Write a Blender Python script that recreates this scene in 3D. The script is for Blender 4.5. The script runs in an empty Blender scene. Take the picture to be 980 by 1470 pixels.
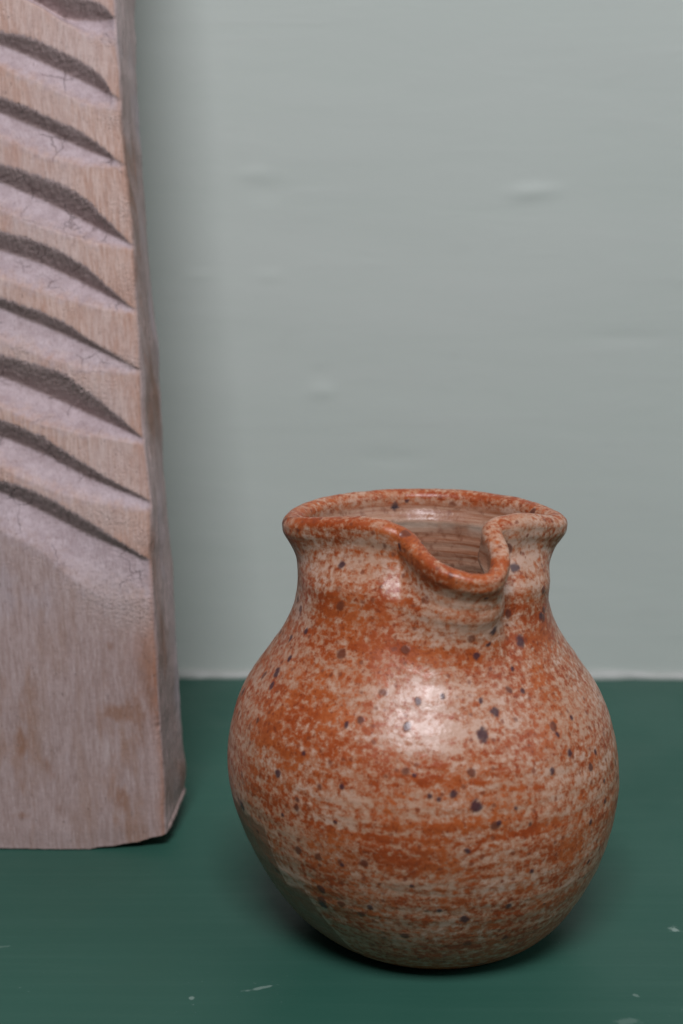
import bpy, math
import numpy as np
from mathutils import Vector

sc = bpy.context.scene
col = sc.collection

# ------------------------------------------------------------------ camera
CAM_H = 0.18
PITCH = 12.5
cd = bpy.data.cameras.new("camera")
cd.sensor_fit = 'VERTICAL'
cd.sensor_height = 36.0
cd.sensor_width = 24.0
cd.lens = 36.0 * 2040.0 / 1470.0
cd.clip_start = 0.01
cd.clip_end = 50.0
cd.dof.use_dof = True
cd.dof.focus_distance = 0.345
cd.dof.aperture_fstop = 11.0
cam = bpy.data.objects.new("camera", cd)
col.objects.link(cam)
cam.location = (0, 0, CAM_H)
cam.rotation_euler = (math.radians(90 - PITCH), 0, 0)
sc.camera = cam

# ------------------------------------------------------------------ light
world = bpy.data.worlds.new("World")
sc.world = world
world.use_nodes = True
bg = world.node_tree.nodes["Background"]
bg.inputs[0].default_value = (0.80, 0.88, 1.0, 1)
bg.inputs[1].default_value = 0.040

def area(name, loc, target, sx, sy, power, color):
    l = bpy.data.lights.new(name, 'AREA')
    l.shape = 'RECTANGLE'; l.size = sx; l.size_y = sy
    l.energy = power; l.color = color
    o = bpy.data.objects.new(name, l)
    col.objects.link(o)
    o.location = loc
    o.rotation_euler = (Vector(target) - Vector(loc)).to_track_quat('-Z', 'Y').to_euler()
    return o

area("window_light", (-0.03, -0.38, 1.08), (0.0, 0.42, 0.03), 0.46, 0.32, 14.4, (0.97, 0.935, 1.0))
area("side_fill_light", (1.1, -0.10, 0.70), (0.0, 0.40, 0.08), 0.7, 0.7, 2.6, (0.90, 0.95, 1.0))  # weak added fill from the right, brightens the block's side face

sc.view_settings.view_transform = 'Standard'
sc.view_settings.look = 'None'
sc.view_settings.exposure = 0.0
sc.view_settings.gamma = 1.0

# ------------------------------------------------------------------ numpy noise
_rng = np.random.RandomState(7)
_perm = np.concatenate([_rng.permutation(256)] * 3)
_grad = _rng.normal(size=(256, 3)); _grad /= np.linalg.norm(_grad, axis=1)[:, None]

def noise3(x, y, z):
    x, y, z = np.broadcast_arrays(np.asarray(x, float), np.asarray(y, float), np.asarray(z, float))
    xi = np.floor(x).astype(int); yi = np.floor(y).astype(int); zi = np.floor(z).astype(int)
    xf, yf, zf = x - xi, y - yi, z - zi
    u, v, w = (t * t * t * (t * (t * 6 - 15) + 10) for t in (xf, yf, zf))
    out = 0
    for dx in (0, 1):
        for dy in (0, 1):
            for dz in (0, 1):
                h = _perm[_perm[_perm[(xi + dx) & 255] + ((yi + dy) & 255)] + ((zi + dz) & 255)]
                g = _grad[h]
                d = g[..., 0] * (xf - dx) + g[..., 1] * (yf - dy) + g[..., 2] * (zf - dz)
                out = out + d * (u if dx else 1 - u) * (v if dy else 1 - v) * (w if dz else 1 - w)
    return out * 1.6

def fbm(x, y, z, octv=3):
    s = 0; a = 1.0
    for k in range(octv):
        s = s + a * noise3(x * 2**k + 13.1 * k, y * 2**k - 7.7 * k, z * 2**k + 3.3 * k)
        a *= 0.5
    return s

def sstep(a, b, x):
    t = np.clip((x - a) / (b - a), 0, 1)
    return t * t * (3 - 2 * t)

def hermite(xs, ys, x, periodic=False):
    xs = np.asarray(xs, float); ys = np.asarray(ys, float)
    m = np.gradient(ys, xs)
    i = np.clip(np.searchsorted(xs, x) - 1, 0, len(xs) - 2)
    h = xs[i + 1] - xs[i]; t = np.clip((x - xs[i]) / h, 0, 1)
    return ((2*t**3 - 3*t*t + 1) * ys[i] + (t**3 - 2*t*t + t) * h * m[i]
            + (-2*t**3 + 3*t*t) * ys[i+1] + (t**3 - t*t) * h * m[i+1])

def grid_faces(nr, nc, wrap):
    r = np.arange(nr - 1)[:, None]
    c = np.arange(nc if wrap else nc - 1)[None, :]
    c2 = (c + 1) % nc
    return np.stack([r * nc + c, r * nc + c2, (r + 1) * nc + c2, (r + 1) * nc + c], -1).reshape(-1, 4)

def mesh_from(name, verts, faces, attrs=None, normals=None, tris=None):
    me = bpy.data.meshes.new(name)
    nq = len(faces); nt = 0 if tris is None else len(tris)
    me.vertices.add(len(verts)); me.vertices.foreach_set("co", np.asarray(verts, np.float32).ravel())
    loops = np.asarray(faces).ravel()
    if nt: loops = np.concatenate([loops, np.asarray(tris).ravel()])
    me.loops.add(len(loops)); me.loops.foreach_set("vertex_index", loops.astype(np.int32))
    me.polygons.add(nq + nt)
    st = np.concatenate([np.arange(nq) * 4, nq * 4 + np.arange(nt) * 3]).astype(np.int32)
    me.polygons.foreach_set("loop_start", st)
    me.update(calc_edges=True)
    me.polygons.foreach_set("use_smooth", np.ones(nq + nt, bool))
    for k, a in (attrs or {}).items():
        at = me.attributes.new(k, 'FLOAT', 'POINT')
        at.data.foreach_set("value", np.asarray(a, np.float32).ravel())
    if normals is not None:
        me.normals_split_custom_set_from_vertices(normals.astype(np.float32))
    me.validate()
    return me

def link(name, me, mat, parent=None):
    o = bpy.data.objects.new(name, me)
    col.objects.link(o)
    if mat: me.materials.append(mat)
    if parent: o.parent = parent
    return o

# ------------------------------------------------------------------ node helpers
class NT:
    def __init__(self, name):
        self.mat = bpy.data.materials.new(name)
        self.mat.use_nodes = True
        self.t = self.mat.node_tree
        self.b = self.t.nodes["Principled BSDF"]
        self.obj = self.t.nodes.new("ShaderNodeTexCoord").outputs["Object"]
    def put(self, sock, v):
        if isinstance(v, bpy.types.NodeSocket): self.t.links.new(v, sock)
        elif isinstance(v, (tuple, list)) and len(v) == 3 and sock.type == 'RGBA': sock.default_value = (*v, 1)
        else: sock.default_value = v
    def math(self, op, a, b=0.0, c=None, clamp=False):
        n = self.t.nodes.new("ShaderNodeMath"); n.operation = op; n.use_clamp = clamp
        self.put(n.inputs[0], a); self.put(n.inputs[1], b)
        if c is not None: self.put(n.inputs[2], c)
        return n.outputs[0]
    def mapr(self, v, a, b, c=0.0, d=1.0, smooth=True):
        n = self.t.nodes.new("ShaderNodeMapRange")
        n.interpolation_type = 'SMOOTHSTEP' if smooth else 'LINEAR'
        for i, q in enumerate((v, a, b, c, d)): self.put(n.inputs[i], q)
        return n.outputs[0]
    def scale(self, vec, s, off=(0, 0, 0), rot=(0, 0, 0)):
        n = self.t.nodes.new("ShaderNodeMapping")
        self.put(n.inputs[0], vec); n.inputs["Location"].default_value = off
        n.inputs["Rotation"].default_value = rot
        n.inputs["Scale"].default_value = s if isinstance(s, tuple) else (s, s, s)
        return n.outputs[0]
    def noise(self, vec, s, detail=3, rough=0.5, dist=0.0, color=False):
        n = self.t.nodes.new("ShaderNodeTexNoise")
        self.put(n.inputs["Vector"], vec); n.inputs["Scale"].default_value = s
        n.inputs["Detail"].default_value = detail; n.inputs["Roughness"].default_value = rough
        n.inputs["Distortion"].default_value = dist
        return n.outputs["Color" if color else "Fac"]
    def voro(self, vec, s, feature='F1', rand=1.0, out="Distance"):
        n = self.t.nodes.new("ShaderNodeTexVoronoi"); n.feature = feature
        self.put(n.inputs["Vector"], vec); n.inputs["Scale"].default_value = s
        n.inputs["Randomness"].default_value = rand
        return n.outputs[out]
    def mix(self, f, a, b):
        n = self.t.nodes.new("ShaderNodeMix"); n.data_type = 'RGBA'
        self.put(n.inputs[0], f); self.put(n.inputs[6], a); self.put(n.inputs[7], b)
        return n.outputs[2]
    def vadd(self, a, b, op='ADD'):
        n = self.t.nodes.new("ShaderNodeVectorMath"); n.operation = op
        self.put(n.inputs[0], a); self.put(n.inputs[1], b)
        return n.outputs[0]
    def attr(self, name):
        n = self.t.nodes.new("ShaderNodeAttribute"); n.attribute_name = name
        return n.outputs["Fac"]
    def sep(self, v):
        n = self.t.nodes.new("ShaderNodeSeparateXYZ"); self.put(n.inputs[0], v)
        return n.outputs
    def comb(self, x, y, z):
        n = self.t.nodes.new("ShaderNodeCombineXYZ")
        for i, q in enumerate((x, y, z)): self.put(n.inputs[i], q)
        return n.outputs[0]
    def bump(self, h, dist, strength=1.0, prev=None):
        n = self.t.nodes.new("ShaderNodeBump")
        n.inputs["Strength"].default_value = strength
        n.inputs["Distance"].default_value = dist
        self.put(n.inputs["Height"], h)
        if prev is not None: self.put(n.inputs["Normal"], prev)
        return n.outputs[0]
    def done(self, color=None, rough=None, normal=None, **kw):
        if color is not None: self.put(self.b.inputs["Base Color"], color)
        if rough is not None: self.put(self.b.inputs["Roughness"], rough)
        if normal is not None: self.put(self.b.inputs["Normal"], normal)
        for k, v in kw.items(): self.put(self.b.inputs[k.replace("_", " ")], v)
        return self.mat

def lin(r, g, b):
    f = lambda c: (c/255/12.92) if c/255 <= 0.04045 else ((c/255 + 0.055)/1.055)**2.4
    return (f(r), f(g), f(b))

# ------------------------------------------------------------------ wall
WALL_Y = 0.520
def wall_material():
    n = NT("painted_plaster")
    o = n.obj
    big = n.noise(n.scale(o, (1, 1, 2.2)), 5, 3)
    stroke = n.noise(n.scale(o, (4, 4, 26), rot=(0, 0.07, 0)), 4.0, 6, 0.62, 0.6)
    c = n.mix(n.mapr(big, 0.3, 0.7), (0.488, 0.543, 0.494), (0.510, 0.558, 0.512))
    c = n.mix(n.mapr(stroke, 0.35, 0.72, 0, 0.22), c, (0.515, 0.55, 0.515))
    grime = n.noise(n.scale(o, (1, 1, 3)), 38, 4, 0.6)
    c = n.mix(n.mapr(grime, 0.60, 0.78, 0, 0.25), c, (0.445, 0.485, 0.445))
    h = n.math('ADD', n.math('MULTIPLY', stroke, 1.0), n.math('MULTIPLY', n.noise(o, 400, 3), 0.25))
    return n.done(c, 0.55, n.bump(h, 0.0004, 0.4), Specular_IOR_Level=0.35)

nx, nz = 420, 460
xs = np.linspace(-0.55, 0.65, nx); zs = np.linspace(-0.02, 0.75, nz)
X, Z = np.meshgrid(xs, zs)
D = 0.0008 * fbm(X * 5, Z * 8, 1.7, 2) + 0.00010 * fbm(X * 9, Z * 34 + X * 3, 4.2, 3)
for (dx, dz_, sx, sz, a) in [  # dents and paint drips
        (0.0655, 0.1815, 0.005, 0.0024, -0.0011), (0.0725, 0.1822, 0.005, 0.0018, -0.0008),
        (-0.007, 0.110, 0.0035, 0.0022, -0.0010), (-0.008, 0.1165, 0.004, 0.002, 0.0004),
        (-0.031, 0.188, 0.005, 0.0018, -0.0006), (-0.052, 0.152, 0.005, 0.0012, -0.0006),
        (-0.026, 0.152, 0.004, 0.0012, -0.0006), (-0.026, 0.182, 0.006, 0.003, 0.0005),
        (0.020, 0.085, 0.012, 0.003, 0.0004), (0.105, 0.130, 0.014, 0.002, 0.0004)]:
    D += 0.5 * a * np.exp(-((X - dx) / sx)**2 - ((Z - dz_) / sz)**2)
V = np.stack([X, WALL_Y + D - 0.008 * (X), Z], -1).reshape(-1, 3)
wallmat = wall_material()
me = mesh_from("wall", V, grid_faces(nz, nx, False))
wall = link("wall", me, wallmat); wall["kind"] = "structure"

# ragged paint bead that closes the joint between wall and shelf
nb, ns = 700, 12
xb = np.linspace(-0.4, 0.5, nb); an = np.linspace(0, math.pi / 2, ns)
XB, AN = np.meshgrid(xb, an, indexing='ij')
rb = 0.0026 + 0.0013 * fbm(XB * 60, 0.3, 0.2, 3)
rr2 = 0.0030 + 0.0010 * fbm(XB * 25, 5.3, 0.2, 3)
V = np.stack([XB, WALL_Y - 0.008 * XB + 0.0004 - rb * np.cos(AN), rr2 * np.sin(AN) - 0.0002], -1).reshape(-1, 3)
n = NT("wall_paint_bead")
m = n.done(n.mix(n.mapr(n.noise(n.obj, 60, 3), 0.4, 0.7), (0.36, 0.385, 0.35), (0.42, 0.44, 0.41)), 0.45)
bead = link("sealant_bead", mesh_from("sealant_bead", V, grid_faces(nb, ns, False)), m)
bead["kind"] = "structure"

# ------------------------------------------------------------------ shelf
def shelf_material():
    n = NT("green_gloss_paint")
    o = n.obj
    big = n.noise(o, 9, 3)
    st = n.noise(n.scale(o, (2.5, 70, 10), rot=(0, 0, 0.03)), 4, 5, 0.65)
    c = n.mix(n.mapr(big, 0.3, 0.7), (0.022, 0.084, 0.060), (0.027, 0.097, 0.070))
    c = n.mix(n.mapr(st, 0.42, 0.75, 0, 0.18), c, (0.050, 0.130, 0.098))
    dust = n.noise(o, 900, 2, 0.7)
    dm = n.math('MULTIPLY', n.mapr(dust, 0.68, 0.78), n.mapr(n.noise(o, 45, 2), 0.5, 0.68))
    c = n.mix(n.math('MULTIPLY', dm, 0.22), c, (0.35, 0.45, 0.42))
    # pale scuffs and chips with a shape of their own: (x, y, half length, half width, angle, amount)
    wob = n.noise(o, 350, 3, 0.6)
    xyz = n.sep(o)
    for (cx, cy, a, b, ang, amt) in [(-0.0189, 0.2998, 0.0034, 0.0006, 0.35, 0.25),
                                     (0.0012, 0.2612, 0.0016, 0.0050, 0.15, 0.30),
                                     (0.0040, 0.2660, 0.0012, 0.0016, 0.0, 0.35),
                                     (0.0840, 0.3270, 0.0014, 0.0018, 0.5, 0.4),
                                     (0.0640, 0.2860, 0.0030, 0.0016, 0.1, 0.12),
                                     (-0.0345, 0.2955, 0.0006, 0.0008, 0, 0.3),
                                     (0.068, 0.2965, 0.0006, 0.0010, 0.6, 0.2),
                                     (0.0720, 0.375, 0.0020, 0.0016, 0.8, 0.12),
                                     (-0.0850, 0.318, 0.0030, 0.0006, 0.2, 0.10)]:
        ca, sa = math.cos(ang), math.sin(ang)
        dx = n.math('SUBTRACT', xyz[0], cx); dy = n.math('SUBTRACT', xyz[1], cy)
        u = n.math('DIVIDE', n.math('ADD', n.math('MULTIPLY', dx, ca), n.math('MULTIPLY', dy, sa)), a)
        v = n.math('DIVIDE', n.math('SUBTRACT', n.math('MULTIPLY', dy, ca), n.math('MULTIPLY', dx, sa)), b)
        r = n.math('SQRT', n.math('ADD', n.math('MULTIPLY', u, u), n.math('MULTIPLY', v, v)))
        r = n.math('ADD', r, n.math('MULTIPLY', n.math('SUBTRACT', wob, 0.5), 2.6))
        c = n.mix(n.mapr(r, 1.1, 0.5, 0, amt), c, (0.45, 0.56, 0.50))
    h = n.math('ADD', st, n.math('MULTIPLY', n.noise(o, 150, 4), 0.4))
    rough = n.mapr(n.noise(o, 30, 4), 0.3, 0.7, 0.42, 0.56)
    return n.done(c, rough, n.bump(h, 0.00018, 0.4), Specular_IOR_Level=0.35)

nx, ny = 500, 320
xs = np.linspace(-0.45, 0.55, nx); ys = np.linspace(-0.10, 0.522, ny)
X, Y = np.meshgrid(xs, ys)
Zs = 0.00022 * fbm(X * 7, Y * 20, 0.5, 3) * sstep(0.53, 0.45, Y)
V = np.stack([X, Y, Zs - 0.0002], -1)
# front edge of the board rolls over and drops
edge = V[:1].copy(); rows = []
for k in range(1, 7):
    a = k / 6 * math.pi / 2
    e = edge.copy(); e[..., 1] -= 0.004 * math.sin(a); e[..., 2] -= 0.004 * (1 - math.cos(a)); rows.insert(0, e)
e = rows[0].copy(); e[..., 2] -= 0.02; rows.insert(0, e)
V = np.concatenate(rows + [V], 0)
shelf = link("shelf", mesh_from("shelf", V.reshape(-1, 3), grid_faces(V.shape[0], nx, False)), shelf_material())
shelf["kind"] = "structure"

# ------------------------------------------------------------------ jug
JX, JY = 0.0199, 0.335
ZC = [0.0, 0.00204, 0.00612, 0.01224, 0.0204, 0.0306, 0.0408, 0.051, 0.0612, 0.06936, 0.0765, 0.08364, 0.08976, 0.0942, 0.0968, 0.0988, 0.1006, 0.1025]
RC = [0.02755, 0.03059, 0.03495, 0.03936, 0.04364, 0.04707, 0.0486, 0.0478, 0.0443, 0.0388, 0.0339, 0.0307, 0.0299, 0.0302, 0.0311, 0.0323, 0.0334, 0.0337]
TH = 0.0036      # wall thickness
ZTOP = 0.1025    # centre of the rim roll
# rim line: angle, x, y, dz (spout at the front right)
RIM = [(-90, -.0320, .0000, 0), (-70, -.0275, -.0080, .0012), (-50, -.0189, -.0154, .0028), (-28, -.0098, -.0205, .0028),
       (-14, -.0048, -.0225, .0008), (-6, -.0014, -.0275, -.0016), (3, .0026, -.0316, -.0036), (13, .0092, -.0330, -.0054),
       (23, .0146, -.0306, -.0048), (29, .0160, -.0262, -.0010), (35, .0146, -.0206, .0022), (48, .0206, -.0150, .0028),
       (68, .0282, -.0065, .0013), (90, .0322, .0012, 0)]

def build_jug():
    NP = 900
    ph = np.linspace(-math.pi, math.pi, NP, endpoint=False)
    deg = np.degrees(ph)
    circ = np.stack([0.032 * np.sin(ph), -0.032 * np.cos(ph)], -1)
    ka = np.array([-180, -150, -125, -105] + [r[0] for r in RIM] + [105, 125, 150, 180], float)
    def cc(a): return (0.032 * math.sin(math.radians(a)), -0.032 * math.cos(math.radians(a)), 0.0)
    kp = np.array([cc(a) for a in ka[:4]] + [(r[1], r[2], r[3]) for r in RIM] + [cc(a) for a in ka[-4:]])
    dk = kp - np.array([cc(a) for a in ka])
    Dx, Dy, Dz = (hermite(ka, dk[:, i], deg) for i in range(3))
    def smooth(a, s):
        k = np.exp(-0.5 * (np.arange(-4*s, 4*s+1) / s)**2); k /= k.sum()
        return np.convolve(np.concatenate([a[-4*s:], a, a[:4*s]]), k, 'valid')
    Dx, Dy, Dz = smooth(Dx, 4), smooth(Dy, 4), smooth(Dz, 5)
    flank = sstep(-88, -50, deg) * sstep(90, 55, deg)
    lip_ = np.exp(-np.abs((deg - 12) / 24)**4)
    rad = 0.0007 + 0.0070 * flank * (1 - 0.5 * lip_) * 0.85
    Dx = Dx + rad * np.sin(ph); Dy = Dy - rad * np.cos(ph)
    lip = lip_

    def centre(z, thick, inner):
        """centre line of the wall at height z (array nr) -> (nr, NP, 3)"""
        z = np.asarray(z)[:, None]
        r = hermite(ZC, RC, z) - thick / 2 - 0.0070 * flank * sstep(0.089, 0.1015, z) * (1 - 0.5 * lip)
        h = ZTOP - z
        w = np.exp(-(np.maximum(h, 0) / (0.0185 + 0.0020 * lip))**2.3)
        wz = np.exp(-(np.maximum(h, 0) / 0.0135)**1.8)
        # pulled neck: ridge under the spout and soft hollows beside it
        x = r * np.sin(ph) + Dx * w
        y = -r * np.cos(ph) + Dy * w
        zz = z + Dz * wz
        return np.stack([x, y, zz], -1)
    def normals_xy(C):
        t = np.roll(C, -1, 1) - np.roll(C, 1, 1)
        nrm = np.stack([t[..., 1], -t[..., 0], 0 * t[..., 0]], -1)
        nrm /= np.linalg.norm(nrm, axis=-1, keepdims=True) + 1e-12
        return nrm
    rows = []; zl = []; sd = []
    # foot disc
    for f in (0.0, 0.3, 0.6, 0.85, 0.97):
        r0 = RC[0] * f * 0.96 + 1e-5
        rows.append(np.stack([r0 * np.sin(ph), -r0 * np.cos(ph), 0.0006 + 0 * ph], -1)[None]); zl.append(0); sd.append(0)
    zo = np.concatenate([np.linspace(0, 0.004, 14, endpoint=False), np.linspace(0.004, ZTOP, 400)])
    def thick(z): return TH + (0.0017 - 0.0009 * lip + 0.0006 * np.exp(-((deg + 42) / 17)**2) - 0.0007 * np.exp(-((deg + 5) / 8)**2) + 0.0011 * np.exp(-((deg - 54) / 14)**2) + 0.0003 * fbm(np.sin(ph) * 2, np.cos(ph) * 2, 5.5, 2)) * sstep(0.0925, 0.1015, np.asarray(z))[:, None]
    tz = thick(zo)
    C = centre(zo, tz, False); N = normals_xy(C)
    throw = 0.00003 * np.sin(zo[:, None] * 1000 + 1.5 * np.sin(zo[:, None] * 260) + ph * 1.0) * sstep(0.004, 0.02, zo[:, None])
    lump = 0.00045 * fbm(np.sin(ph) * 1.3, np.cos(ph) * 1.3, zo[:, None] * 26, 2)
    fine = 0.00005 * fbm(np.sin(ph) * 5, np.cos(ph) * 5, zo[:, None] * 420, 3)
    O = C + N * (tz / 2 + throw + lump * sstep(0, 0.01, zo[:, None]) + fine)[..., None]
    rows.append(O); zl += list(zo); sd += [0] * len(zo)
    # rim roll
    bt = np.linspace(0, math.pi, 26)[1:-1]
    Ct, Nt = C[-1], N[-1]
    off = (throw + lump + fine)[-1]
    roll = 0.00012 * fbm(np.sin(ph) * 6, np.cos(ph) * 6, 9.1, 3)
    for b in bt:
        k = tz[-1] / 2
        p = Ct + Nt * (k * math.cos(b) + off * (1 + math.cos(b)) / 2 + roll * math.sin(b))[:, None]
        p = p + np.array([0, 0, 1.0]) * (k * 0.95 * math.sin(b) + roll * math.sin(b))[:, None]
        rows.append(p[None]); zl.append(ZTOP + 0.001); sd.append(1)
    zi = np.linspace(ZTOP, 0.006, 210)
    ti = thick(zi); Ci = centre(zi, ti, True); Ni = normals_xy(Ci)
    hh = ZTOP - zi[:, None]
    thr = 0.00007 * np.sin(zi[:, None] * 2100 + ph * 1.0) * sstep(0.001, 0.006, hh) + 0.0006 * np.exp(-((hh - .0052) / .0012)**2)
    thr = thr + 0.00006 * fbm(np.sin(ph) * 8, np.cos(ph) * 8, zi[:, None] * 900, 3) * sstep(0, 0.004, hh)
    I = Ci - Ni * (ti / 2 + thr)[..., None]
    rows.append(I); zl += list(zi); sd += [2] * len(zi)
    for f in (0.9, 0.6, 0.3, 0.001):
        p = I[-1].copy(); p[:, :2] *= f; p[:, 2] = 0.005
        rows.append(p[None]); zl.append(0.005); sd.append(2)
    P = np.concatenate(rows, 0)
    # slight hand-made lean, foot stays flat
    P[..., 0] += np.interp(P[..., 2], [0, .02, .045, .065, .08, .104], [.0034, .0020, .0003, -.0006, -.0006, .0002])
    NR = P.shape[0]
    # smooth normals over the whole surface, shared by every part
    du = np.roll(P, -1, 1) - np.roll(P, 1, 1)
    dv = np.gradient(P, axis=0)
    nn = np.cross(du, dv); nn /= np.linalg.norm(nn, axis=-1, keepdims=True) + 1e-15
    Zl = np.array(zl)[:, None] + 0 * ph; PH = deg[None, :] + 0 * Zl; SD = np.array(sd)[:, None] + 0 * Zl
    return P, nn, Zl, PH, SD

P, NN, ZL, PHI, SIDE = build_jug()

# glaze layout on the surface: (phi deg, z mm, half width mm, half height mm, amount)
IRON = [(-70.4, 103.5, 7.4, 2.3, 0.45, 3), (-33.2, 103.5, 7.9, 2.2, 0.5, 3), (-9.6, 103.5, 4.7, 4.7, 0.6, 3), (4.8, 101.76, 6.9, 2.8, 0.6, 3), (16.8, 102.5, 3.8, 2.2, 0.6, 3), (26.4, 103.5, 1.6, 3.9, 0.3, 3), (-176.8, 98.34, 11.0, 3.3, 0.4, 2), (63.6, 103.5, 6.6, 1.3, 0.1, 3), (-39.6, 99.78, 4.8, 4.5, -0.75, 3), (53.2, 97.56, 4.6, 9.8, -0.55, 3), (60.0, 81.27, 5.0, 5.0, 0.35, 3), (23.2, 86.21, 9.5, 4.7, -0.2, 3), (10.4, 90.9, 9.3, 9.3, -0.25, 3), (-47.2, 87.19, 7.2, 8.9, 0.55, 3), (-24.4, 84.48, 7.9, 7.9, 0.5, 3), (-6.8, 78.55, 7.8, 4.7, 0.5, 3), (-66.0, 96.08, 2.6, 3.3, 0.2, 3), (-82.0, 74.85, 3.4, 5.1, 0.1, 3), (-50.0, 67.94, 9.7, 3.6, 0.1, 3), (-51.6, 58.8, 8.9, 5.2, 0.42, 3), (-36.8, 58.06, 9.5, 4.1, 0.4, 3), (0.8, 68.19, 14.0, 6.2, -0.6, 3), (-14.0, 73.62, 18.8, 3.4, -0.45, 3), (22.4, 77.07, 9.5, 3.9, 0.2, 3), (37.2, 69.67, 8.0, 4.8, -0.1, 3), (54.8, 76.58, 9.9, 4.9, 0.3, 3), (61.2, 65.96, 5.0, 6.7, -0.25, 3), (-11.2, 58.8, 15.4, 2.5, 0.25, 3), (15.6, 58.56, 18.7, 4.7, 0.1, 3), (42.0, 50.16, 8.1, 9.7, -0.1, 3), (-24.4, 48.68, 6.3, 5.0, -0.5, 3), (-45.6, 44.24, 6.5, 3.6, 0.35, 3), (-58.4, 45.72, 4.1, 6.6, 0.3, 3), (-19.2, 40.54, 12.6, 4.4, 0.5, 3), (-34.8, 33.13, 8.1, 4.2, 0.3, 3), (-6.8, 35.6, 9.5, 4.4, 0.3, 3), (3.2, 50.66, 9.3, 4.6, -0.1, 3), (-4.0, 53.37, 9.3, 3.1, 0.25, 3), (35.2, 37.57, 11.4, 4.9, 0.45, 3), (46.8, 36.83, 6.6, 5.0, 0.3, 3), (22.0, 32.14, 8.1, 4.8, -0.55, 3), (12.0, 40.54, 9.4, 4.1, -0.25, 3), (-2.0, 19.55, 18.0, 4.9, -0.35, 3), (-16.0, 13.87, 13.3, 5.0, -0.2, 3), (14.4, 25.48, 9.7, 3.2, 0.2, 3), (32.8, 24.0, 6.6, 5.0, 0.15, 3), (-40.8, 38.81, 3.6, 4.9, -0.4, 3), (-12.4, 67.94, 9.3, 2.2, 0.0, 3), (-30.8, 66.46, 9.4, 1.9, 0.2, 3), (17.6, 63.74, 12.5, 1.6, 0.15, 3), (3.2, 45.97, 12.4, 1.9, 0.25, 3), (20.4, 50.66, 7.8, 1.9, 0.1, 3)]
SPOTS = [(16.0, 64.48, 1.4, 0), (11.2, 50.66, 1.4, 0), (-6.8, 66.46, 0.93, 0), (22.0, 68.43, 1.1, 0), (-64.8, 70.41, 1.16, 0), (-63.2, 67.94, 0.82, 0), (-46.4, 52.14, 0.97, 0), (-65.6, 38.56, 1.36, 0), (44.4, 57.08, 0.97, 0), (36.0, 54.85, 0.8, 0), (-24.8, 53.37, 0.62, 0), (-36.4, 21.03, 1.16, 0), (7.6, 21.77, 1.14, 0), (0.4, 24.74, 0.65, 0), (-19.6, 24.24, 0.81, 0), (20.8, 24.49, 0.82, 0), (26.8, 33.13, 0.65, 0), (22.4, 48.93, 0.47, 0), (17.2, 46.21, 0.63, 0), (18.0, 80.28, 0.94, 0), (24.4, 85.71, 1.11, 0), (22.8, 82.5, 0.63, 0), (42.8, 80.28, 1.29, 0), (58.0, 83.74, 0.83, 0), (45.2, 94.6, 0.97, 0), (-168.0, 101.11, 1.09, 2), (-174.4, 102.5, 0.73, 2), (-49.6, 95.09, 0.81, 0), (-15.2, 101.76, 0.79, 0), (-3.6, 71.15, 0.78, 0), (4.8, 72.14, 0.62, 0), (17.6, 70.9, 0.63, 0), (34.0, 75.59, 0.64, 0), (35.2, 71.15, 0.64, 0), (51.2, 63.25, 0.65, 0), (56.8, 54.36, 0.67, 0), (58.0, 42.26, 0.67, 0), (49.2, 39.8, 0.66, 0), (50.8, 28.93, 0.68, 0), (42.0, 61.52, 0.64, 0), (-0.8, 53.13, 0.62, 0), (5.6, 53.37, 0.93, 0), (1.6, 52.39, 0.62, 0), (8.4, 40.54, 0.79, 0), (-6.8, 31.65, 0.48, 0), (-25.6, 34.86, 0.64, 0), (-38.0, 58.31, 0.63, 0), (-26.0, 65.72, 0.63, 0), (-4.8, 57.32, 0.46, 0), (-59.6, 80.53, 0.66, 0), (-69.2, 77.57, 0.83, 0), (-62.0, 74.11, 0.82, 0), (17.6, 98.55, 0.46, 0), (58.4, 47.2, 0.5, 0), (70.8, 43.75, 0.52, 0), (-44.0, 43.01, 0.49, 0), (-26.4, 45.23, 0.47, 0)]
#BLOBS
cov = 0.08 * (SIDE == 1) * sstep(60, 20, np.abs(PHI + 70)) + 0.16 * (SIDE == 1) * sstep(80, 120, np.abs(PHI)) + np.where(SIDE == 0, 0.10 * sstep(0.055, 0.035, ZL), 0); spots = np.zeros_like(ZL)
arc = np.radians(1) * np.maximum(np.hypot(P[..., 0], P[..., 1]), 0.02) * 1000
for (a, z, w, h, k, s) in IRON:
    m = (SIDE == s) if s < 3 else (SIDE >= 0)
    d = ((PHI - a) * arc / w)**2 + ((ZL * 1000 - z) / h)**2
    cov += np.where(m, 0.54 * k * np.exp(-d), 0)
wv = 0.35 * fbm(P[..., 0] * 900, P[..., 1] * 900, P[..., 2] * 900, 2)
for (a, z, r, s) in SPOTS:
    d = np.sqrt(((PHI - a) * arc)**2 + (ZL * 1000 - z)**2) / r + wv
    spots = np.maximum(spots, np.where(SIDE == s, sstep(1.25, 0.6, d), 0))

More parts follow.
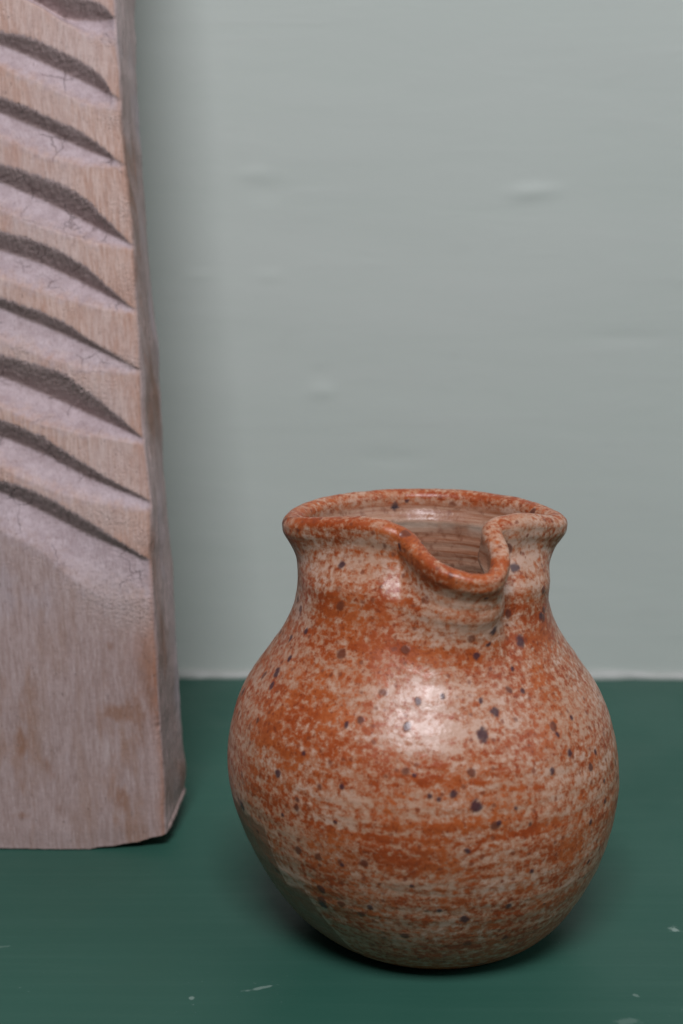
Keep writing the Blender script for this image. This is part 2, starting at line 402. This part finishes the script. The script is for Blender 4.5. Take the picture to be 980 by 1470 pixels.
def glaze_material():
    n = NT("speckled_glaze")
    o = n.obj
    cov = n.attr("iron"); spot = n.attr("spot"); inner = n.attr("inner"); drip = n.attr("drip")
    # flecks stretched along the throwing lines, which climb slightly
    so = n.scale(o, (1, 1, 1.12), rot=(0, 0.12, 0))
    warp = n.vadd(so, n.scale(n.noise(o, 120, 2, color=True), 0.0012))
    big = n.noise(n.scale(o, (1, 1, 3.2), rot=(0, 0.16, 0)), 24, 4, 0.55)
    mid = n.noise(warp, 130, 4, 0.62)
    fine = n.noise(warp, 720, 2, 0.5)
    band = n.noise(n.scale(o, (0.5, 0.5, 9), rot=(0, 0.10, 0)), 30, 3, 0.6)
    thr = n.noise(n.scale(o, (0.22, 0.22, 2.6), rot=(0, 0.10, 0)), 170, 4, 0.65)
    mid2 = n.noise(warp, 600, 5, 0.64)
    s = n.math('MULTIPLY', n.math('SUBTRACT', big, 0.5), 0.9)
    s = n.math('ADD', s, n.math('MULTIPLY', n.math('SUBTRACT', mid, 0.5), 1.0))
    s = n.math('ADD', s, n.math('MULTIPLY', n.math('SUBTRACT', mid2, 0.5), 2.5))
    s = n.math('ADD', s, n.math('MULTIPLY', n.math('SUBTRACT', fine, 0.5), 0.9))
    s = n.math('ADD', s, n.math('MULTIPLY', n.math('SUBTRACT', band, 0.5), 0.6))
    s = n.math('ADD', s, n.math('MULTIPLY', n.math('SUBTRACT', thr, 0.5), 1.1))
    s = n.math('ADD', s, cov)
    s = n.math('ADD', s, 0.005)
    iron = n.mapr(s, -0.44, 0.54, smooth=False)
    pale = n.mix(n.mapr(n.noise(o, 60, 4), 0.35, 0.7), (0.475, 0.285, 0.19), (0.56, 0.375, 0.285))
    pale = n.mix(n.mapr(n.noise(warp, 300, 3), 0.45, 0.75, 0, 0.5), pale, (0.44, 0.225, 0.125))
    rust = n.mix(n.mapr(n.noise(o, 110, 4), 0.35, 0.68), (0.31, 0.056, 0.011), (0.405, 0.100, 0.025))
    deep = n.mapr(s, 0.35, 1.0, 0, 0.6)
    rust = n.mix(deep, rust, (0.215, 0.040, 0.012))
    peach = n.mix(n.noise(o, 200, 3), (0.38, 0.155, 0.078), (0.46, 0.225, 0.130))
    c = n.mix(n.mapr(iron, 0.02, 0.50), pale, peach)
    c = n.mix(n.mapr(iron, 0.38, 0.86), c, rust)
    grain = n.noise(o, 1100, 3, 0.6)
    c = n.mix(n.math('MULTIPLY', n.mapr(grain, 0.55, 0.68), n.mapr(iron, 0.15, 0.7, 0.2, 0.8)), c, (0.21, 0.040, 0.012))
    c = n.mix(n.math('MULTIPLY', drip, 0.85), c, n.mix(mid, (0.20, 0.085, 0.045), (0.30, 0.15, 0.09)))
    # small iron dots
    dv = n.vadd(o, n.scale(n.noise(o, 500, 2, color=True), 0.0012))
    vd = n.t.nodes.new("ShaderNodeTexVoronoi"); n.put(vd.inputs["Vector"], dv); vd.inputs["Scale"].default_value = 210
    rnd = n.sep(vd.outputs["Color"])
    rad = n.mapr(rnd[0], 0.60, 1.0, 0.0, 0.27, smooth=False)
    dot = n.math('MULTIPLY', n.mapr(n.math('SUBTRACT', vd.outputs["Distance"], rad), 0.08, -0.06), n.math('GREATER_THAN', rnd[0], 0.60))
    dotc = n.mix(rnd[1], (0.085, 0.024, 0.018), (0.16, 0.045, 0.020))
    c = n.mix(n.math('MULTIPLY', dot, 0.88), c, dotc)
    vd2 = n.t.nodes.new("ShaderNodeTexVoronoi"); n.put(vd2.inputs["Vector"], dv); vd2.inputs["Scale"].default_value = 420
    rn2 = n.sep(vd2.outputs["Color"])
    dot2 = n.math('MULTIPLY', n.mapr(vd2.outputs["Distance"], 0.34, 0.12), n.math('GREATER_THAN', rn2[0], 0.72))
    c = n.mix(n.math('MULTIPLY', dot2, 0.8), c, (0.20, 0.05, 0.02))
    c = n.mix(n.math('MULTIPLY', spot, 0.9), c, n.mix(n.noise(o, 700, 2), (0.026, 0.016, 0.030), (0.075, 0.026, 0.028)))
    # inside: streaky iron rings
    ring = n.noise(n.scale(o, (1, 1, 22)), 40, 4, 0.7)
    ic = n.mix(n.mapr(ring, 0.35, 0.70), (0.40, 0.24, 0.16), (0.25, 0.085, 0.035))
    ic = n.mix(n.mapr(n.noise(so, 500, 3), 0.52, 0.70, 0, 0.6), ic, (0.17, 0.055, 0.025))
    ic = n.mix(n.math('MULTIPLY', n.attr("pale_band"), 0.8), ic, (0.50, 0.40, 0.31))  # paler colour band just below the inner rim
    c = n.mix(inner, c, ic)
    c = n.mix(n.math('MULTIPLY', spot, inner), c, (0.02, 0.015, 0.025))
    h = n.math('ADD', n.noise(o, 190, 4, 0.6), n.math('MULTIPLY', fine, 0.35))
    h = n.math('ADD', h, n.math('MULTIPLY', n.math('ADD', dot, spot), 0.25))
    rough = n.math('ADD', n.mapr(n.noise(o, 300, 3), 0.3, 0.7, 0.28, 0.38), n.math('MULTIPLY', iron, 0.06))
    return n.done(c, rough, n.bump(h, 0.00034, 0.6), Specular_IOR_Level=0.40)

gm = glaze_material()
jug = bpy.data.objects.new("jug", None)
jug.empty_display_size = 0.02
col.objects.link(jug)
jug.location = (JX, JY, 0)
jug["label"] = "round bellied rust orange speckled stoneware jug with pinched pouring spout"
jug["category"] = "jug"

NR, NPH = ZL.shape
F = grid_faces(NR, NPH, True)
fi, fj = F[:, 0] // NPH, F[:, 0] % NPH
fz = ZL.ravel()[F[:, 0]]; fp = PHI.ravel()[F[:, 0]]; fs = SIDE.ravel()[F[:, 0]]
near = (fp > -17) & (fp < 36)
is_spout = near & (fz > 0.0905)
is_rim = (~is_spout) & ((fs == 1) | ((fz > 0.0995) & (fs < 3)))
is_body = ~(is_spout | is_rim)
innr = (SIDE == 2) * sstep(ZTOP, ZTOP - 0.002, ZL)
arcf = PHI
pale_band = np.where(SIDE == 2, np.exp(-((ZL - (ZTOP - .0062)) / .0011)**2) * sstep(-0.5, 0.1, fbm(np.sin(np.radians(PHI)) * 3, np.cos(np.radians(PHI)) * 3, 2.2, 3)), 0)
# bare clay patch at the lower left, edged by a pale run of glaze
top_line = np.interp(PHI, [-110, -80, -63, -53, -52, -50.5, -42, -40, -37.6, -35], [35, 38, 37.1, 37.0, 30, 22.6, 24.4, 17.8, 9.7, -5])
wl_ = 1.6 * fbm(P[..., 0] * 260, P[..., 1] * 260, P[..., 2] * 260, 3)
dd_ = ZL * 1000 - top_line + 0.5 * wl_                       # > 0 above the line
sd_ = np.where(ZL * 1000 > 22.5, (PHI + 53.5), (PHI + 38)) * 0.75 + 0.5 * wl_    # mm to the right of it
drip = np.where((SIDE == 0), sstep(0.5, -0.5, dd_) * sstep(-125, -110, PHI), 0)
halo = np.where(SIDE == 0, np.exp(-(np.clip(np.minimum(np.maximum(dd_, 0) + 0 * sd_, 40), 0, 40) / 5.0)**2) * (dd_ > -0.5) * sstep(-100, -85, PHI) * sstep(-30, -36, PHI), 0)
cov = cov - 0.42 * halo
attrs = {"iron": cov, "spot": spots, "inner": innr, "pale_band": pale_band, "drip": drip}
Pf, Nf = P.reshape(-1, 3), NN.reshape(-1, 3)
for nm, msk in (("body", is_body), ("rim", is_rim), ("spout", is_spout)):
    f = F[msk]; used = np.unique(f); rm = np.zeros(len(Pf), np.int64); rm[used] = np.arange(len(used))
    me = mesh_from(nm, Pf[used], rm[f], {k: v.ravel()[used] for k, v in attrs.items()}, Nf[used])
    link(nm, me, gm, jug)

# ------------------------------------------------------------------ carved wooden block
LEAN = math.radians(12)
BX, BY = 0.0, 0.371
GROOVES = [
 [(-95.8,250.9,245.8,241.6),(-90.0,248.0,242.3,240.1),(-84.1,245.1,238.8,237.6),(-78.2,241.4,235.7,233.6),(-72.4,239.7,235.1,230.2),(-66.5,237.2,234.7,228.7),(-64.0,234.4,234.3,228.1)],
 [(-95.9,230.5,227.5,221.1),(-90.0,229.7,225.4,218.4),(-84.1,227.3,222.8,215.8),(-78.3,224.6,220.1,213.2),(-72.4,221.7,217.3,210.5),(-66.5,216.4,214.1,209.2),(-64.6,212.9,212.8,208.7)],
 [(-95.9,212.3,208.4,201.2),(-90.0,210.0,206.0,198.6),(-84.2,207.5,203.7,196.1),(-78.3,204.7,201.0,194.6),(-72.4,201.8,198.3,193.2),(-66.6,197.6,195.8,192.7),(-63.6,194.5,194.5,192.4)],
 [(-96.0,193.2,188.8,180.8),(-90.1,191.6,186.4,178.2),(-84.2,189.6,184.0,175.6),(-78.3,187.3,181.1,173.8),(-72.5,183.9,178.1,172.3),(-66.6,178.5,174.9,171.0),(-60.7,172.1,171.7,169.7),(-60.1,171.5,171.4,169.7)],
 [(-96.0,174.4,169.7,161.5),(-90.1,172.8,167.8,159.4),(-84.2,170.9,165.8,157.4),(-78.4,168.5,163.1,155.9),(-72.5,164.9,160.2,154.4),(-66.6,159.9,157.1,153.2),(-60.8,154.4,154.0,151.9),(-60.0,153.6,153.5,151.8)],
 [(-96.0,155.8,153.0,144.1),(-90.2,153.8,150.6,141.7),(-84.3,151.6,148.3,139.4),(-78.4,149.1,145.7,137.6),(-72.5,145.2,143.1,135.8),(-66.7,141.5,140.3,135.3),(-60.8,137.9,137.5,134.8),(-59.4,137.0,136.9,134.7)],
 [(-96.1,139.9,133.8,125.8),(-90.2,138.4,131.5,123.2),(-84.3,136.5,129.1,120.5),(-78.4,134.5,126.5,119.1),(-72.6,130.3,123.8,117.6),(-66.7,125.6,121.2,116.6),(-60.8,120.6,118.5,115.6),(-56.5,116.8,116.6,114.9)],
 [(-96.1,121.5,116.8,108.4),(-90.2,119.4,114.4,105.7),(-84.3,116.6,112.0,103.1),(-78.5,113.1,108.9,101.0),(-72.6,109.2,105.7,99.0),(-66.7,105.6,103.3,98.0),(-60.8,102.3,101.0,97.0),(-54.9,99.0,98.7,96.0),(-54.2,98.6,98.4,96.0)],
 [(-96.1,104.5,100.9,90.7),(-90.3,102.8,98.2,87.7),(-84.4,100.3,95.4,84.6),(-78.5,97.2,92.4,79.3),(-72.6,93.7,89.5,74.7),(-66.7,90.0,87.0,71.3),(-60.8,86.3,84.6,70.9),(-55.0,82.6,82.1,70.6),(-54.8,82.5,82.1,70.5)]]
for k in (1, 2, 3, 4, 5, 6):      # the row of cuts goes on above
    GROOVES.insert(0, [(a - 0.3 * k, u + 18.8, c + 18.8, l + 18.8) for (a, u, c, l) in GROOVES[0]])
EDGE = [(-5, -49.9), (5.0, -49.9), (19.8, -50.1), (34.3, -50.9), (56.0, -52.2), (80.5, -53.8), (99.0, -54.0), (117.0, -55.7), (154.4, -57.8), (172.0, -58.8), (194.7, -61.1), (239.2, -64.0), (250.9, -64.5), (330, -65.5), (380, -68)]
BACK = [(-5, -46.8), (10.6, -46.4), (19.0, -47.2), (40.1, -48.0), (72.7, -50.1), (93.3, -51.3), (115.0, -52.9), (140.0, -54.2), (161.0, -56.2), (182.8, -58.1), (201.3, -59.3), (216.9, -60.5), (248.0, -61.5), (260.4, -62.1), (330, -63), (380, -65)]
LEFT, TOP, DEPTH = -150.0, 370.0, 25.0

def build_block():
    NF, NSd, NB, NL = 330, 90, 12, 16
    nb = 880
    b = np.concatenate([np.linspace(0, 250, nb - 30), np.linspace(250, TOP, 31)[1:]])
    B = b[:, None]
    eR = hermite([e[0] for e in EDGE], [e[1] for e in EDGE], B)
    bR = hermite([e[0] for e in BACK], [e[1] for e in BACK], B)
    eR = eR + 0.35 * fbm(B * 0.06, 0.5, 2.1, 3); bR = bR + 0.55 * fbm(B * 0.05, 7.5, 2.1, 3)
    # ---- front face
    s = np.linspace(0, 1, NF)[None, :]**0.75
    A = LEFT + 2 + (eR - 0.5 - LEFT - 2) * s
    dep = np.zeros_like(A); gm_ = np.zeros_like(A); wl = np.zeros_like(A)
    fray = 0.55 * fbm(A * 1.3, B * 0.25, 0.7, 3)
    for g in GROOVES:
        g = np.array(g)
        # extend to the left, where the cuts flatten out
        sl = (g[0, 1:] - g[2, 1:]) / (g[0, 0] - g[2, 0])
        ext = [np.concatenate([[g[0, 0] - q], g[0, 1:] - sl * q * 0.7]) for q in (57, 38, 18)]
        gg = np.vstack([ext, g])
        U = hermite(gg[:, 0], gg[:, 1], A); C = hermite(gg[:, 0], gg[:, 2], A); L = hermite(gg[:, 0], gg[:, 3], A)
        tip = gg[-1, 0]; past = np.clip(A - tip, 0, 10)
        U = U - 0.6 * past; C = C - 0.5 * past; L = L - 0.3 * past
        U = np.maximum(U, C + 0.05)
        wob = 0.45 * fbm(A * 0.12, g[3, 1], 0.2, 2)
        U2 = U + fray * np.clip((U - C) / 3, 0.1, 1) + wob * 0.6; C2 = C + 0.10 * fbm(A * 0.9, B * 0.2, 8.7, 2)
        L2 = L + wob
        dm = (0.85 * np.clip(U - C, 0, 9) + 0.6)
        up = np.clip((U2 - B) / (U2 - C2 + 1e-6), 0, 1)      # 1 at the crease
        lo = np.clip((B - L2) / (C2 - L2 + 1e-6), 0, 1)
        fu = up**1.1; fl = 1 - (1 - lo)**1.75
        d = dm * np.where(B >= C2, fu * (B <= U2), np.where(B >= L2, fl, 0))
        dep = np.maximum(dep, d)
        mk = np.where((B <= U2 + 0.1) & (B >= C2), 1.0, np.where(B < C2, sstep(-0.10, 0.28, (B - L2) / np.maximum(C2 - L2, .5)), 0))
        mk = np.where(B < C2, sstep(-0.45, 0.55, (B - L2) / np.maximum(C2 - L2, .5) + 0.25 * fbm(A * 0.5, B * 0.5, 2.2, 3)), mk)
        gm_ = np.maximum(gm_, mk * sstep(3.5, -0.5, past))
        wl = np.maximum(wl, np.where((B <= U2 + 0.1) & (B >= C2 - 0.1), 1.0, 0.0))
    # soften slightly (worn edges)
    def blur(M, k):
        for _ in range(k):
            M = (np.roll(M, 1, 0) + 2 * M + np.roll(M, -1, 0)) / 4
        return M
    dep = blur(dep, 4)
    # whole lower part is a little hollow, plus cut marks of the gouge and torn fibres
    torn = sstep(0.15, 0.5, fbm(A * 0.12, B * 0.16, 3.3, 2)) * sstep(-0.1, 0.1, np.sin(B * .25)) * sstep(0.02, 0.2, gm_ * (1 - gm_) * 4 + 0.2 * (gm_ < .1) * (B > 80))
    dep += 0.10 * wl * fbm(A * 0.45 + B * 0.2, B * 0.9, 2.7, 3) * sstep(0.3, 1.5, dep)
    dep += 0.10 * gm_ * fbm(A * 0.5, B * 1.6, 5.1, 3)
    dep += 0.22 * torn * fbm(A * 1.5, B * 2.6, 8.1, 3)
    scar = np.exp(-((A + 62) / 15)**2 - ((B - 70 + 0.35 * (A + 62)) / 8)**2)
    scar2 = scar * 1.0
    dep += scar * (0.5 + 0.28 * fbm(A * 0.9, B * 2.2, 2.9, 3))
    for (ta, tb, tw, th) in [(-73, 130, 8, 3.5), (-66, 94, 8, 3.0), (-59, 180, 4, 5), (-58, 158, 4, 5), (-60, 138, 5, 2.5), (-90, 140, 3, 6), (-56, 88, 3, 3), (-64, 206, 4, 3)]:
        tm = np.exp(-((A - ta) / tw)**2 - ((B - tb + 0.3 * (A - ta)) / th)**2)
        dep += tm * (0.10 + 0.30 * fbm(A * 1.4, B * 2.4, 8.8, 3)); scar2 = np.maximum(scar2, 0.75 * tm)
    dep += 0.05 * fbm(A * 2.2, B * 0.12, 1.1, 3) + 0.5 * fbm(A * 0.03, B * 0.02, 6.1, 2)
    # worn rounding at the right arris, with chips
    q = eR - A
    chips = 0.30 * np.maximum(0, fbm(A * 0.25, B * 0.55, 4.4, 3)) + 0.9 * np.exp(-((B - 34) / 3.2)**2) * np.maximum(0, 0.4 + fbm(A * .6, B * .6, 1.4, 3))
    dep += np.exp(-q / 0.8) * (0.55 + chips)
    dep += 0.35 * sstep(6, 0, B) * 1.0
    ql = A - LEFT; dep += np.exp(-ql / 1.5) * 1.2
    front = np.stack([A, B + 0 * A, dep], -1)
    # ---- right side face
    t = np.linspace(0, 1, NSd + 1)[None, 1:]
    dd = 0.9 + (DEPTH - 0.9) * t
    xe = eR + 0.35 + (bR - eR - 0.35) * t
    bulge = -0.5 * np.exp(-dd / 1.0) + 0.35 * np.sin(math.pi * t)
    flare = 0.15 * np.exp(-np.maximum(B - 5, 0) / 2.2) * sstep(0.2, 1.0, t)
    hol = -0.7 * np.exp(-((B - 25) / 22)**2) * np.exp(-((t - .35) / .35)**2)
    rough = 0.22 * fbm(dd * 0.5, B * 0.10, 4.9, 3) + 0.05 * fbm(dd * 2.0, B * 0.4, 1.9, 3)
    flare = flare + 0.45 * sstep(2.2, 1.0, B) * sstep(0.0, 0.15, t)
    side = np.stack([xe + bulge + flare + hol + rough - 1.2 * sstep(0.93, 1.0, t), B + 0 * dd, dd + 0 * B], -1)
    # ---- back and left
    t = np.linspace(0, 1, NB + 1)[None, 1:]
    xb = side[:, -1:, 0]
    back = np.stack([xb + (LEFT - xb) * t, B + 0 * t, DEPTH + 0.8 * sstep(0, .02, t) + 0 * B * t], -1)
    t = np.linspace(0, 1, NL + 1)[None, 1:-1]
    left = np.stack([LEFT + 0 * B * t, B + 0 * t, DEPTH + (1.8 - DEPTH) * t + 0 * B], -1)
    P = np.concatenate([front, side, back, left], 1)
    # bottom outline: level, the right corner is worn and lifted
    def lift(a, d):
        l = np.interp(a, [-150, -72, -60, -52, -48.5, -45], [0.3, 0.2, 1.6, 3.6, 4.6, 5.0])
        l = l + 0.35 * np.sin(a * 0.9) * (a > -72) * .3
        return l + d * math.tan(LEAN) + 2.0 * sstep(-60, -48, a) * sstep(3, 22, d)
    a0 = P[:1, :, 0]; d0 = P[:1, :, 2]
    base = lift(a0, d0) + 0.10 * fbm(a0 * .5, d0 * .5, 3.1, 2)
    P[..., 1] = np.where(B < 40, base + (B / 40) * (40 - base), P[..., 1])
    mask = np.concatenate([gm_, np.zeros((nb, P.shape[1] - NF))], 1)
    sidem = np.concatenate([np.zeros((nb, NF)), np.ones((nb, P.shape[1] - NF))], 1)
    scm = np.concatenate([scar2, np.zeros((nb, P.shape[1] - NF))], 1)
    eR2 = np.repeat(eR, P.shape[1], 1)
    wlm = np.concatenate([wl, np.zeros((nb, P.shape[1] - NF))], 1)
    return P, mask, sidem, scm, eR2, wlm

PB, GMASK, SMASK, SCAR, ER, WLM = build_block()
nb, ncb = PB.shape[:2]
Fb = grid_faces(nb, ncb, True)
ca, sa = math.cos(LEAN), math.sin(LEAN)
def to_world(p):
    a, b, d = p[..., 0] / 1000, p[..., 1] / 1000, p[..., 2] / 1000
    return np.stack([a, b * sa + d * ca, b * ca - d * sa], -1)
Pw = to_world(PB).reshape(-1, 3)
zmin = Pw[:, 2].min(); Pw[:, 2] -= zmin
# end caps: rings shrinking to the middle
extra = []; ef = []
base_n = len(Pw)
def cap(row, flip):
    global extra, ef, base_n
    ring = np.arange(row * ncb, row * ncb + ncb); cpt = Pw[ring].mean(0)
    prev = ring; 
    for f in (0.985, 0.9, 0.5, 0.02):
        pts = cpt + (Pw[ring] - cpt) * f
        pts[:, 2] += (0.0012 if not flip else -0.0012) * (0 if f > .95 else 1) * (1 if not flip else -1) * 0.5
        idx = base_n + np.arange(ncb); extra.append(pts); base_n += ncb
        q = np.stack([prev, np.roll(prev, -1), np.roll(idx, -1), idx], -1)
        ef.append(q[:, ::-1] if not flip else q); prev = idx
cap(0, False); cap(nb - 1, True)
Va = np.concatenate([Pw] + extra, 0)
Fa = np.concatenate([Fb] + ef, 0)
pad = lambda M, v=0.0: np.concatenate([M.ravel(), np.full(len(Va) - M.size, v)])

def wood_material():
    n = NT("limed_carved_wood")
    o = n.obj
    g = n.attr("cut"); sd = n.attr("flank"); scar = n.attr("scar"); low = n.attr("low"); ed = n.attr("arris")
    xyz = n.sep(o)
    # grain runs up the block, leaning with its right edge
    gx = n.math('ADD', xyz[0], n.math('MULTIPLY', xyz[2], 0.06))
    gv = n.comb(gx, xyz[1], xyz[2])
    wv = n.vadd(gv, n.scale(n.noise(n.scale(gv, (1, 1, 0.4)), 60, 2, color=True), (0.0022, 0.0022, 0.0)))
    streak = n.noise(n.scale(wv, (1, 0.6, 0.028)), 900, 4, 0.62)
    wide = n.noise(n.scale(wv, (1, 0.6, 0.16)), 130, 5, 0.62)
    patch = n.noise(n.scale(gv, (1, 1, 0.55)), 42, 4, 0.6)
    tan = n.mix(n.mapr(streak, 0.38, 0.64), (0.44, 0.285, 0.225), (0.54, 0.395, 0.335))
    tan = n.mix(n.mapr(wide, 0.50, 0.72, 0, 0.65), tan, (0.40, 0.20, 0.125))
    tan = n.mix(n.mapr(patch, 0.35, 0.62, 0.45, 0), tan, (0.47, 0.39, 0.375))
    # liming wax: grey lilac, lies in the cuts and over the lower part
    lime = n.mix(n.mapr(n.noise(o, 230, 4, 0.65), 0.35, 0.65), (0.36, 0.29, 0.305), (0.46, 0.385, 0.405))
    lowc = n.mix(n.mapr(streak, 0.36, 0.62), (0.305, 0.222, 0.200), (0.375, 0.288, 0.270))
    lowc = n.mix(n.mapr(n.noise(n.scale(wv, (1, 0.6, 0.09)), 1100, 3, 0.6), 0.5, 0.7, 0, 0.5), lowc, (0.29, 0.21, 0.185))
    lowc = n.mix(n.mapr(wide, 0.48, 0.68, 0, 0.5), lowc, (0.285, 0.185, 0.140))
    br = n.math('ADD', n.math('MULTIPLY', n.math('SUBTRACT', patch, 0.5), 1.5), n.math('MULTIPLY', n.math('SUBTRACT', wide, 0.5), 0.6))
    lowc = n.mix(n.mapr(br, 0.14, 0.34, 0, 0.7), lowc, (0.28, 0.165, 0.115))
    lowc = n.mix(n.mapr(br, -0.10, -0.35, 0, 0.7), lowc, (0.35, 0.295, 0.305))
    st = n.attr("stain")
    stn = n.math('ADD', st, n.math('MULTIPLY', n.math('SUBTRACT', n.noise(n.scale(wv, (1, 1, 0.25)), 420, 4, 0.65), 0.5), 1.3))
    lowc = n.mix(n.math('MULTIPLY', n.mapr(stn, 0.22, 0.75), 0.75), lowc, n.mix(n.mapr(patch, 0.4, 0.6), (0.165, 0.098, 0.072), (0.24, 0.122, 0.072)))
    lowc = n.mix(n.math('MULTIPLY', n.mapr(stn, -0.28, -0.75), 0.7), lowc, (0.50, 0.43, 0.41))
    c = n.mix(low, tan, lowc)
    c = n.mix(n.math('MULTIPLY', ed, 0.8), c, n.mix(n.mapr(patch, 0.35, 0.6), (0.22, 0.085, 0.040), (0.36, 0.175, 0.105)))
    c = n.mix(n.math('MULTIPLY', g, 0.93), c, lime)
    c = n.mix(n.math('MULTIPLY', n.attr('groove_wall'), 0.6), c, n.mix(streak, (0.37, 0.265, 0.235), (0.50, 0.38, 0.35)))  # browner tone on the steep upper walls of the cuts
    c = n.mix(n.math('MULTIPLY', scar, 0.5), c, (0.43, 0.35, 0.32))
    fib = n.noise(n.scale(wv, (1, 0.6, 0.07)), 2300, 3, 0.7)
    c = n.mix(n.mapr(fib, 0.50, 0.70, 0, 0.38), c, (0.19, 0.125, 0.105))
    c = n.mix(n.mapr(fib, 0.46, 0.30, 0, 0.25), c, (0.60, 0.52, 0.50))
    sc_ = n.mix(n.mapr(wide, 0.35, 0.65), (0.36, 0.27, 0.25), (0.49, 0.385, 0.37))
    sc_ = n.mix(n.mapr(patch, 0.52, 0.68, 0, 0.7), sc_, (0.245, 0.125, 0.075))
    sc_ = n.mix(n.mapr(patch, 0.48, 0.30, 0, 0.7), sc_, (0.44, 0.38, 0.41))
    sc_ = n.mix(n.attr('foot_lip'), sc_, (0.42, 0.31, 0.285))
    c = n.mix(sd, c, sc_)
    # drying cracks in the cuts
    cv = n.vadd(n.scale(o, (1.0, 1, 1.2)), n.scale(n.noise(o, 260, 3, color=True), 0.0042))
    ce = n.voro(cv, 105, 'DISTANCE_TO_EDGE')
    crack = n.math('MULTIPLY', n.mapr(ce, 0.020, 0.004), n.mapr(n.noise(o, 90, 2), 0.49, 0.58))
    crack = n.math('MULTIPLY', crack, g)
    c = n.mix(n.math('MULTIPLY', crack, 0.5), c, (0.10, 0.07, 0.065))
    pit = n.mapr(n.noise(n.scale(wv, (1, 1, 0.3)), 1300, 2, 0.6), 0.66, 0.76)
    c = n.mix(n.math('MULTIPLY', pit, 0.35), c, (0.13, 0.085, 0.07))
    h = n.math('ADD', n.math('MULTIPLY', streak, 0.6), n.math('MULTIPLY', n.noise(o, 900, 4, 0.65), 0.5))
    h = n.math('SUBTRACT', h, n.math('MULTIPLY', crack, 0.6))
    h = n.math('SUBTRACT', h, n.math('MULTIPLY', pit, 0.3))
    h = n.math('ADD', h, n.math('MULTIPLY', n.math('MULTIPLY', n.noise(n.scale(o, (1, 1, 1.8)), 480, 4, 0.7), scar), 1.5))
    return n.done(c, n.mapr(streak, 0.3, 0.7, 0.72, 0.58), n.bump(h, 0.00045, 0.8), Specular_IOR_Level=0.3)

STAINS = [(-90.4, 31.4, 1.8, 5.5, .75), (-93.1, 73.6, 2.0, 1.6, .5), (-65.6, 57.7, 2.6, 2.0, .6), (-63.7, 38.7, 4.5, 3.0, .8), (-61.9, 14.6, 2.8, 4.5, .8),
          (-77.9, 10.3, 3.0, 4.0, .45), (-69.9, 48.5, 1.2, 9.0, .35), (-66.8, 28.8, 3.2, 6.5, -0.42), (-90.8, 9.9, 3.0, 1.4, .5), (-84.5, 23.7, 5.0, 6.0, .3),
          (-74.7, 19.8, 6.0, 6.0, .25), (-54, 51, 3.2, 16, .7), (-58, 38, 3.5, 12, .5), (-74, 8, 6, 3, -.3)]
A_, B_ = PB[..., 0], PB[..., 1]
wobl = 9 * fbm(A_ * 0.05, B_ * 0.02, 1.2, 2)
lowm = sstep(84, 68, B_ + 0.75 * (A_ + 60) + wobl * 0.5)
STAIN = np.zeros_like(A_)
for (a, b, w, h, k) in STAINS:
    STAIN += k * np.exp(-((A_ - a + 0.12 * (B_ - b)) / w)**2 - ((B_ - b) / h)**2)
LIPM = SMASK * sstep(3.2, 1.6, B_ - PB[:1, :, 1])
arris = np.exp(-(ER - A_) / (1.0 + 4.0 * np.exp(-((B_ - 58) / 16)**2))) * (SMASK == 0) * sstep(100, 75, B_) * (0.7 + 0.6 * fbm(A_ * .2, B_ * .08, 7, 2)) + 0.6 * np.exp(-(ER - A_) / 1.3) * (SMASK == 0)
block = link("carved_wooden_block",
             mesh_from("carved_wooden_block", Va, Fa, {"cut": pad(GMASK), "groove_wall": pad(WLM), "stain": pad(STAIN), "foot_lip": pad(LIPM), "flank": pad(SMASK, 1), "scar": pad(np.clip(SCAR, 0, 1)),
                       "low": pad(lowm, 1), "arris": pad(np.clip(arris, 0, 1))}),
             wood_material())
block.location = (BX, BY, 0)
block["label"] = "tall weathered pinkish wooden block with slanting carved grooves, standing left of the jug"
block["category"] = "wooden block"
